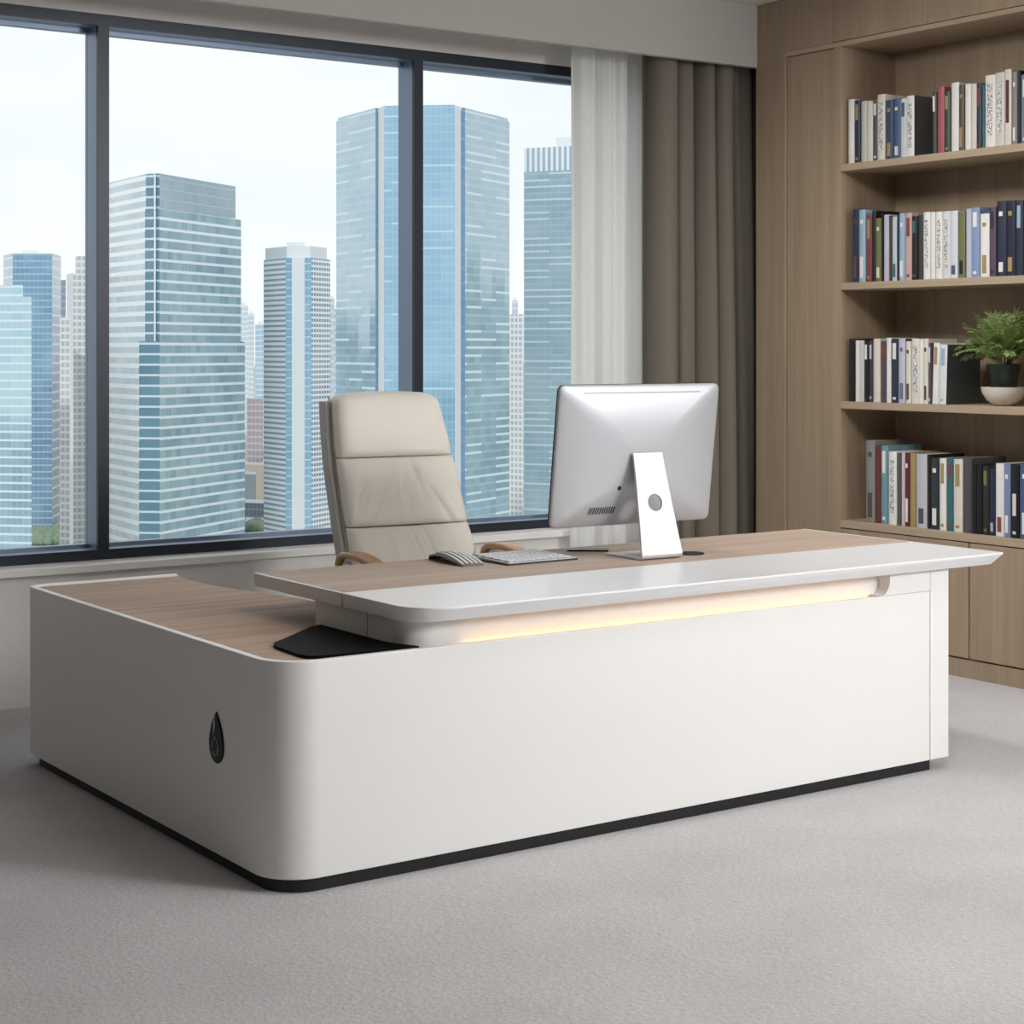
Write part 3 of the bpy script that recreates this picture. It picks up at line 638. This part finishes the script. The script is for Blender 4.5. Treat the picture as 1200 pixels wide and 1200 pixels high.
# black mat on the return
bm = bmesh.new(); mp = [(2.60, 4.345), (2.60, 4.78), (2.50, 4.78)]+arc(2.395, 4.56, .03, 120, 200, 5)+[(2.345, 4.40), (2.35, 4.36), (2.37, 4.345)]
mp = [(2.62, 4.35), (2.62, 4.74), (2.57, 4.74), (2.43, 4.665), (2.395, 4.645), (2.375, 4.62), (2.365, 4.59), (2.352, 4.40), (2.358, 4.365), (2.38, 4.35)]
mp = [p for p in mp]
mp = [(2.658, 4.47), (2.658, 4.86), (2.62, 4.85), (2.42, 4.672), (2.385, 4.645), (2.366, 4.61), (2.358, 4.57), (2.349, 4.42), (2.358, 4.385), (2.39, 4.368), (2.66, 4.345), (2.70, 4.35), (2.67, 4.42)]
prism(bm, mp, .6344, .6435); o = finish(bm, 'black_pad', mat('matte_black_pad', (10, 11, 13), .6, spec=.06), bevel=.001); tag(o, 'thin glossy black pad lying on the low return beside the riser', 'desk pad')
# teardrop emblem on the end of the return
em = bpy.data.objects.new('teardrop_emblem', None); COL.objects.link(em); em.parent = dk; em.location = (X0-.0002, 4.69, .378)
def drop(sy, sz, n=40, oy=0, oz=0):
    pts = []
    for k in range(n):
        a = 2*math.pi*k/n; z = math.cos(a); y = math.sin(a)*(math.sin(a/2))**.8 if True else 0
        pts.append((oy+y*sy, oz+z*sz))
    return pts
bm = bmesh.new(); dp_ = drop(.060, .0745)
prof = [(0, 1.0), (.003, 1.0), (.0045, .9)]
rings = [[bm.verts.new((-d, y*s_, z*s_)) for y, z in dp_] for d, s_ in prof]
for a, b_ in zip(rings, rings[1:]):
    for k in range(len(dp_)): bm.faces.new((a[k], a[(k+1) % 40], b_[(k+1) % 40], b_[k]))
bm.faces.new(rings[-1]); bm.faces.new(rings[0][::-1]); finish(bm, 'emblem_plate', M['gloss'], em)
bm = bmesh.new()
ringp = [Vector((-.005, .004+.021*math.cos(a)*(1 if math.sin(a) < 0 else (1-.55*math.sin(a))), -.026+.026*math.sin(a))) for a in [2*math.pi*k/28 for k in range(29)]]
tube(bm, ringp, .0011, 6); tube(bm, [Vector((-.005, .004, .060)), Vector((-.005, .006, .045)), Vector((-.005, .0085, .03)), Vector((-.005, .014, 0))], [.002, .003, .0022, .0008], 6)
finish(bm, 'emblem_line', M['chrome'], em, smooth=True)

# ------------------------------------------------------------------ computer
cp = thing('desktop_computer', 'silver all-in-one computer seen from behind on the desktop', 'computer', (3.98, 4.895, TZ+.0006), R(-3))
TILT = R(7.5); PW, PH = .348, .252; pc = Vector((-.012, .045, .362))
def pan(x, v, d):    # panel coordinates: v up the panel, d out of the back
    return Vector((pc.x+x, pc.y-v*math.sin(TILT)-d*math.cos(TILT), pc.z+v*math.cos(TILT)-d*math.sin(TILT)))
def rrect(hw, hh, r, n=8):
    return arc(hw-r, hh-r, r, 0, 90, n)+arc(-hw+r, hh-r, r, 90, 180, n)+arc(-hw+r, -hh+r, r, 180, 270, n)+arc(hw-r, -hh+r, r, 270, 360, n)
bm = bmesh.new(); rings = []
lev = [(0, 1.0), (.008, 1.0), (.011, .992), (.014, .97), (.020, .90), (.027, .80), (.034, .68), (.040, .54), (.044, .4), (.0465, .25), (.048, .1)]
for d, s_ in lev: rings.append([bm.verts.new(pan(x, v, d)) for x, v in rrect(PW*s_, PH*s_, .024*s_+.10*(1-s_)*s_)])
for a, b_ in zip(rings, rings[1:]):
    for k in range(len(a)): bm.faces.new((a[k], a[(k+1) % len(a)], b_[(k+1) % len(a)], b_[k]))
bm.faces.new(rings[-1]); bm.faces.new(rings[0][::-1]); cs = finish(bm, 'back_shell', M['alu'], cp, smooth=True, auto=50)
bm = bmesh.new(); q = rrect(PW+.0005, PH+.0005, .0245)
a_ = [bm.verts.new(pan(x, v, 0)) for x, v in q]; b2 = [bm.verts.new(pan(x, v, -.006)) for x, v in q]
bm.faces.new(a_); bm.faces.new(b2[::-1])
for k in range(len(q)): bm.faces.new((a_[k], a_[(k+1) % len(q)], b2[(k+1) % len(q)], b2[k]))
finish(bm, 'screen', M['gloss'], cp)
def bulge(x, v):
    s_ = max(abs(x)/PW, abs(v)/PH)
    for (d0, s0), (d1, s1) in zip(lev[1:], lev[2:]):
        if s1 <= s_ <= s0: return d0+(d1-d0)*(s0-s_)/(s0-s1)
    return .048
def onpanel(bm, poly, lift=.0008, th=.002):
    a_ = [bm.verts.new(pan(x, v, bulge(x, v)+lift)) for x, v in poly]; b2 = [bm.verts.new(pan(x, v, bulge(x, v)-th)) for x, v in poly]
    bm.faces.new(a_); bm.faces.new(b2[::-1]); n = len(poly)
    for k in range(n): bm.faces.new((a_[k], a_[(k+1) % n], b2[(k+1) % n], b2[k]))
bm = bmesh.new()
for k in range(20):
    xa = -.255+.51*k/20; xb_ = xa+.0255; onpanel(bm, [(xa, .2235), (xb_, .2235), (xb_, .2265), (xa, .2265)])
finish(bm, 'antenna_slot', mat('slot_grey', (128, 130, 134), .5), cp)
bm = bmesh.new()
for k in range(12): xa = -.205+.0095*k; onpanel(bm, [(xa, -.205), (xa+.005, -.205), (xa+.009, -.180), (xa+.004, -.180)])
finish(bm, 'vent_slots', M['dark'], cp)
bm = bmesh.new(); onpanel(bm, [(-.088+.0085*math.cos(a), -.112+.008*math.sin(a)) for a in [2*math.pi*k/16 for k in range(16)]]); finish(bm, 'power_button', M['dark'], cp)
bm = bmesh.new(); onpanel(bm, [(-.012, -.138), (.006, -.138), (.006, -.134), (-.012, -.134)]); finish(bm, 'port', M['dark'], cp)
# stand: plate with a round hole, bend and foot
bm = bmesh.new(); th = .009
ytop, ztop_, ybot, zbot = -.012, .368, -.098, .022
def plt(x, k, d=0):   # k 0 top..1 bottom of plate
    y = ytop+(ybot-ytop)*k; z = ztop_+(zbot-ztop_)*k; dd = Vector((0, ybot-ytop, zbot-ztop_)).normalized(); n = Vector((0, dd.z, -dd.y))
    return Vector((x, y, z))+n*d
def hw(k): return .063+(.087-.063)*k**1.3
NS = 32; hc, hr = .50, .031; Lp = math.hypot(ytop-ybot, ztop_-zbot)
hole = [(hr*math.cos(2*math.pi*k/NS), hc+hr*math.sin(2*math.pi*k/NS)/Lp) for k in range(NS)]
def outer(ang):   # project hole direction to a local square frame around the hole
    c_, s_ = math.cos(ang), math.sin(ang); m_ = max(abs(c_), abs(s_)); return (c_/m_, s_/m_)
K0, K1 = hc-.14, hc+.14
frame = []
for k in range(NS):
    ox, oy = outer(2*math.pi*k/NS); kk = hc+oy*.14; frame.append((ox*hw(kk), kk))
for d0 in (0,):
    layers = []
    for d in (th/2, -th/2):
        layers.append(([bm.verts.new(plt(x, k, d)) for x, k in hole], [bm.verts.new(plt(x, k, d)) for x, k in frame]))
    (h1, f1), (h2, f2) = layers
    for k in range(NS):
        l = (k+1) % NS
        bm.faces.new((h1[k], h1[l], f1[l], f1[k])); bm.faces.new((h2[k], f2[k], f2[l], h2[l])); bm.faces.new((h1[k], h2[k], h2[l], h1[l]))
        if abs(abs(frame[k][0])-hw(frame[k][1])) < 1e-6 and abs(abs(frame[l][0])-hw(frame[l][1])) < 1e-6: bm.faces.new((f1[k], f1[l], f2[l], f2[k]))
def seg(k0, k1, n=6):
    rows = []
    for i in range(n+1):
        k = k0+(k1-k0)*i/n; rows.append([bm.verts.new(plt(sx*hw(k), k, d)) for sx, d in ((-1, th/2), (1, th/2), (1, -th/2), (-1, -th/2))])
    for a, b_ in zip(rows, rows[1:]):
        for q in range(4): bm.faces.new((a[q], a[(q+1) % 4], b_[(q+1) % 4], b_[q]))
    bm.faces.new(rows[0]); bm.faces.new(rows[-1][::-1])
seg(0, K0); seg(K1, 1)
# bend and foot
path = [(ybot, zbot), (ybot-.001, .018), (ybot+.001, .012), (ybot+.006, .008), (ybot+.013, .0058), (ybot+.03, .005), (.0, .0045), (.075, .004), (.135, .0032)]
sweep_yz(bm, path, lambda k: -.087, lambda k: .087, lambda k: th if k < .45 else th*(1.4-k)*.9)
# hinge bar into the panel
box(bm, -.06, .06, ytop-.003, ytop+.03, ztop_-.012, ztop_-.002)
finish(bm, 'stand', M['alustand'], cp, smooth=True, auto=30)
# thin dark coaster and stylus
bm = bmesh.new(); lathe(bm, [(0, 0), (.048, 0), (.05, .002), (.048, .004), (0, .004)], 40); o = finish(bm, 'coaster', M['dark'], smooth=True, auto=40); o.location = (4.165, 4.865, TZ+.0008); tag(o, 'thin round dark coaster lying just right of the computer stand', 'coaster')
bm = bmesh.new(); box(bm, -.075, .075, -.035, .035, 0, .006); o = finish(bm, 'phone', M['gloss'], bevel=.002); o.location = (3.925, 5.16, TZ+.0008); o.rotation_euler = (0, 0, R(-38)); tag(o, 'thin dark phone lying flat behind the computer stand', 'phone')

# keyboard
kbp = thing('keyboard', 'slim silver computer keyboard with white keys beside the computer', 'keyboard', (3.575, 5.08, TZ+.0008), R(1))
bm = bmesh.new(); pts = rrect(.15, .125, .012, 5)
a_ = [bm.verts.new((x, y, 0)) for x, y in pts]; b2 = [bm.verts.new((x, y, .009+.006*(y+.125)/.25)) for x, y in pts]
bm.faces.new(b2); bm.faces.new(a_[::-1])
for k in range(len(pts)): bm.faces.new((a_[k], a_[(k+1) % len(pts)], b2[(k+1) % len(pts)], b2[k]))
finish(bm, 'case', [M['alu']], kbp, bevel=.001)
mbox('base', M['dark'], (-.1505, .1505, -.1255, .1255, -.0003, .006), kbp)
bm = bmesh.new(); q4 = [bm.verts.new((x, y, .0095+.006*(y+.125)/.25)) for x, y in ((-.138, -.112), (.138, -.112), (.138, .108), (-.138, .108))]; q5 = [bm.verts.new(v.co-Vector((0, 0, .003))) for v in q4]
bm.faces.new(q4); bm.faces.new(q5[::-1])
for k in range(4): bm.faces.new((q4[k], q5[k], q5[(k+1) % 4], q4[(k+1) % 4]))
finish(bm, 'key_bed', mat('key_bed_grey', (92, 94, 98), .6), kbp)
kr = [13, 13, 12, 12, 9]
for r_, n_ in enumerate(kr):
    y0_ = -.108+.043*(4-r_) if False else .068-.044*r_
    x = -.136; wk = .272/n_
    for k in range(n_):
        ww = wk
        zk = .009+.006*(y0_+.018+.125)/.25
        bm = bmesh.new(); box(bm, x+.0018, x+ww-.0018, y0_, y0_+.037, zk-.001, zk+.0035); finish(bm, 'key', M['key'], kbp); x += ww
# mouse
ms = thing('computer_mouse', 'arched silver mouse with white ribs left of the keyboard', 'mouse', (3.335, 5.135, TZ+.0008), R(-4))
bm = bmesh.new(); n = 16; rows = []
def mz(t): return .004+.034*math.sin(math.pi*min(1, (t*.92+.08)))**.8*(1-.35*t) if t < 1 else .004
L_, Wd = .25, .105
for i in range(n+1):
    t = i/n; y = L_/2-L_*t; wv = Wd/2*(1-.25*(abs(2*t-1)**3)); row = []
    for j in range(9):
        q = j/8*2-1; row.append(bm.verts.new((q*wv, y, max(.002, mz(t)*(1-.18*q*q)))))
    rows.append(row)
bot = [[bm.verts.new((v.co.x, v.co.y, max(.0, v.co.z-.006 if 0 < i < n else 0))) for v in r_] for i, r_ in enumerate(rows)]
for i in range(n):
    for j in range(8):
        bm.faces.new((rows[i][j], rows[i][j+1], rows[i+1][j+1], rows[i+1][j])); bm.faces.new((bot[i][j], bot[i+1][j], bot[i+1][j+1], bot[i][j+1]))
    for j in (0, 8): bm.faces.new((rows[i][j], rows[i+1][j], bot[i+1][j], bot[i][j]))
for i in (0, n):
    for j in range(8): bm.faces.new((rows[i][j], rows[i][j+1], bot[i][j+1], bot[i][j]))
finish(bm, 'body', mat('mouse_grey', (120, 116, 112), .4, .2), ms, smooth=True, auto=60)
for k in range(5):
    xc = -.036+.018*k; bm = bmesh.new(); pr = []
    for i in range(13):
        t = .22+.74*i/12; y = L_/2-L_*t; q = xc/(Wd/2); pr.append((y, mz(t)*(1-.18*q*q)+.0015))
    sweep_yz(bm, pr, xc-.0055, xc+.0055, .003); finish(bm, 'rib', M['key'], ms)

# ------------------------------------------------------------------ chair
ch = thing('office_chair', 'cream leather high-back office chair with wooden armrests behind the desk', 'chair', (3.728, 5.985, 0), R(-4))
def yb_(z): return -.01+.52*(z-.5)-.11*(z-.5)**2
def hwz(z):
    return .266-.03*((z-1)/.325)**1.3 if z > 1 else .266+.035*(1-z)
def cushion(name, z0, z1, th, wr, p2=10, topround=False):
    bm = bmesh.new(); NX, NZ = 64, 48; fr, bk = [], []
    for j in range(NZ+1):
        v = -1+2*j/NZ; rf, rb_ = [], []
        for i in range(NX+1):
            u = -1+2*i/NX; z = z0+(z1-z0)*(v+1)/2
            e = (max(0, 1-abs(u)**7))**.42*(max(0, 1-abs(v)**p2))**.40
            if topround and v > 0: z -= .012*u*u*v*v+.02*max(0, abs(u)-.85)/.15*v**6
            x = u*hwz(z)*(1 if not topround else 1-.05*max(0, v)**6)
            y = yb_(z)
            wv = wr(u, v)*e
            yc = .045 + .018*abs(u)**2   # slight dish: edges come forward
            rf.append(bm.verts.new((x, y+yc-.045-(th*.62)*e-wv-.02*abs(u)**2, z))); rb_.append(rf[-1] if (i in (0, NX) or j in (0, NZ)) else bm.verts.new((x, y+yc-.045+th*.38*e-.02*abs(u)**2, z)))
        fr.append(rf); bk.append(rb_)
    for j in range(NZ):
        for i in range(NX):
            bm.faces.new((fr[j][i], fr[j][i+1], fr[j+1][i+1], fr[j+1][i]))
            vs = [bk[j][i], bk[j+1][i], bk[j+1][i+1], bk[j][i+1]]
            try: bm.faces.new(vs)
            except ValueError: pass
    return finish(bm, name, M['leather'], ch, smooth=True)
def wr_up(u, v):
    s = .0
    for (uc, wd, sl, am, vc) in ((-.05, .09, .25, .008, .1), (.22, .06, -.3, .006, .3), (-.45, .08, .9, .006, -.5), (.55, .07, -.8, .006, -.5), (.1, .05, .1, .004, -.2), (.75, .05, -.5, .004, -.4), (-.75, .06, .7, .005, -.3)):
        d = u-uc-sl*(v-vc)*.35; s -= 2.6*am*math.exp(-(d/wd)**2)*math.exp(-((v-vc)/.7)**2)
    s += .004*noise.noise(Vector((u*3, v*2, 1.3)))+.0015*noise.noise(Vector((u*9+v*3, v*7, 4)))
    return s+.008*(1-v*v)
def wr_lo(u, v):
    s = 0
    for (uc, wd, sl, am) in ((-.35, .05, .25, .006), (-.02, .06, .35, .012), (.2, .05, .4, .010), (.42, .05, .3, .006), (-.65, .06, .5, .005)):
        d = u-uc+sl*(v-.5)*.4; s -= 1.5*am*math.exp(-(d/wd)**2)*(.4+.6*max(0, (v+1)/2))
    return s+.003*noise.noise(Vector((u*4, v*2, 7)))+.008*(1-v*v)
cushion('headrest_cushion', 1.058, 1.325, .10, lambda u, v: .006*(1-v*v)+.0015*noise.noise(Vector((u*2, v*2, 3))), 9, True)
cushion('back_cushion', .790, 1.062, .095, wr_up, 12)
cushion('lumbar_cushion', .50, .794, .10, wr_lo, 12)
# shell behind the cushions and side rails
bm = bmesh.new(); rows = []
for j in range(25):
    z = .48+(1.305-.48)*j/24; y = yb_(z)+.052; r_ = []
    for i in range(17):
        u = -1+2*i/16; r_.append(((u*(hwz(z)-.004), y-.03*u*u), z))
    rows.append([(bm.verts.new((p[0], p[1], z)), bm.verts.new((p[0], p[1]+.018, z))) for p, z in r_])
for a, b_ in zip(rows, rows[1:]):
    for i in range(16):
        for s_ in (0, 1): bm.faces.new((a[i][s_], a[i+1][s_], b_[i+1][s_], b_[i][s_]))
    for i in (0, 16): bm.faces.new((a[i][0], a[i][1], b_[i][1], b_[i][0]))
for r_ in (rows[0], rows[-1]):
    for i in range(16): bm.faces.new((r_[i][0], r_[i][1], r_[i+1][1], r_[i+1][0]))
finish(bm, 'back_shell', M['leather'], ch, smooth=True, auto=40)
for sx in (-1, 1):
    bm = bmesh.new(); rows = []
    for j in range(25):
        z = .45+(1.285-.45)*j/24; x = sx*(hwz(z)+.008); y = yb_(z)+.035+.015*(1-j/24)
        rows.append([bm.verts.new(p) for p in ((x-.011, y-.012, z), (x+.011, y-.012, z), (x+.011, y+.05, z), (x-.011, y+.05, z))])
    for a, b_ in zip(rows, rows[1:]):
        for k in range(4): bm.faces.new((a[k], a[(k+1) % 4], b_[(k+1) % 4], b_[k]))
    bm.faces.new(rows[0]); bm.faces.new(rows[-1]); finish(bm, 'side_rail', M['greyshell'], ch, bevel=.004, seg=3)
    # armrest: arched wooden pad on a bent metal post
    xa = sx*.325
    pth = [(.045, .64), (.045, .665), (.035, .685), (.01, .699), (-.05, .706), (-.12, .706), (-.19, .699), (-.26, .684), (-.32, .662), (-.36, .635), (-.375, .60)]
    bm = bmesh.new(); sweep_yz(bm, pth, xa-.032, xa+.032, .024); finish(bm, 'arm_pad', M['armwood'], ch, smooth=True, bevel=.009, seg=4)
    bm = bmesh.new(); sweep_yz(bm, [(.03, .46), (.033, .55), (.03, .64), (.02, .668), (-.02, .684), (-.1, .689), (-.2, .682), (-.3, .655), (-.335, .60), (-.32, .5), (-.28, .44), (-.2, .42), (.0, .42)], xa-.015, xa+.015, .01)
    finish(bm, 'arm_post', M['chrome'], ch)
    mbox('arm_bracket', M['dark'], (min(xa, sx*.24), max(xa, sx*.24), -.2, -.14, .412, .426), ch)
bm = bmesh.new(); NX = 24; rows = []
for j in range(NX+1):
    v = -1+2*j/NX; rf = []
    for i in range(NX+1):
        u = -1+2*i/NX; e = (max(0, 1-abs(u)**6))**.4*(max(0, 1-abs(v)**6))**.4
        t_ = bm.verts.new((u*.27, -.22+v*.25, .45+.06*e)); rf.append((t_, t_ if e < 1e-4 else bm.verts.new((u*.27, -.22+v*.25, .45-.045*e))))
    rows.append(rf)
for a, b_ in zip(rows, rows[1:]):
    for i in range(NX):
        for s_ in (0, 1):
            vs = [a[i][s_], a[i+1][s_], b_[i+1][s_], b_[i][s_]]
            try: bm.faces.new(vs)
            except ValueError: pass
finish(bm, 'seat_cushion', M['leather'], ch, smooth=True)
bm = bmesh.new(); lathe(bm, [(0, .11), (.03, .11), (.03, .28), (.022, .285), (.022, .40), (.10, .402), (.10, .41), (0, .41)], 24, (0, -.2, 0)); finish(bm, 'gas_column', M['chrome'], ch, smooth=True, auto=40)
for k in range(5):
    a = R(90+72*k); ex, ey = .29*math.cos(a), -.2+.29*math.sin(a)
    bm = bmesh.new(); tube(bm, [(0, -.2, .12), (ex*.5, -.2+(ey+.2)*.5, .11), (ex, ey, .085)], [.026, .022, .016], 10); lg = finish(bm, 'base_leg', M['chrome'], ch, smooth=True, auto=50)
    bm = bmesh.new()
    for s_ in (-1, 1):
        dx, dy = -math.sin(a)*.014*s_, math.cos(a)*.014*s_
        tube(bm, [(ex+dx*.4, ey+dy*.4, .03), (ex+dx*1.5, ey+dy*1.5, .03)], .0295, 18)
    tube(bm, [(ex, ey, .03), (ex, ey, .085)], .008, 8)
    finish(bm, 'caster', M['dark'], lg, smooth=True, auto=40)
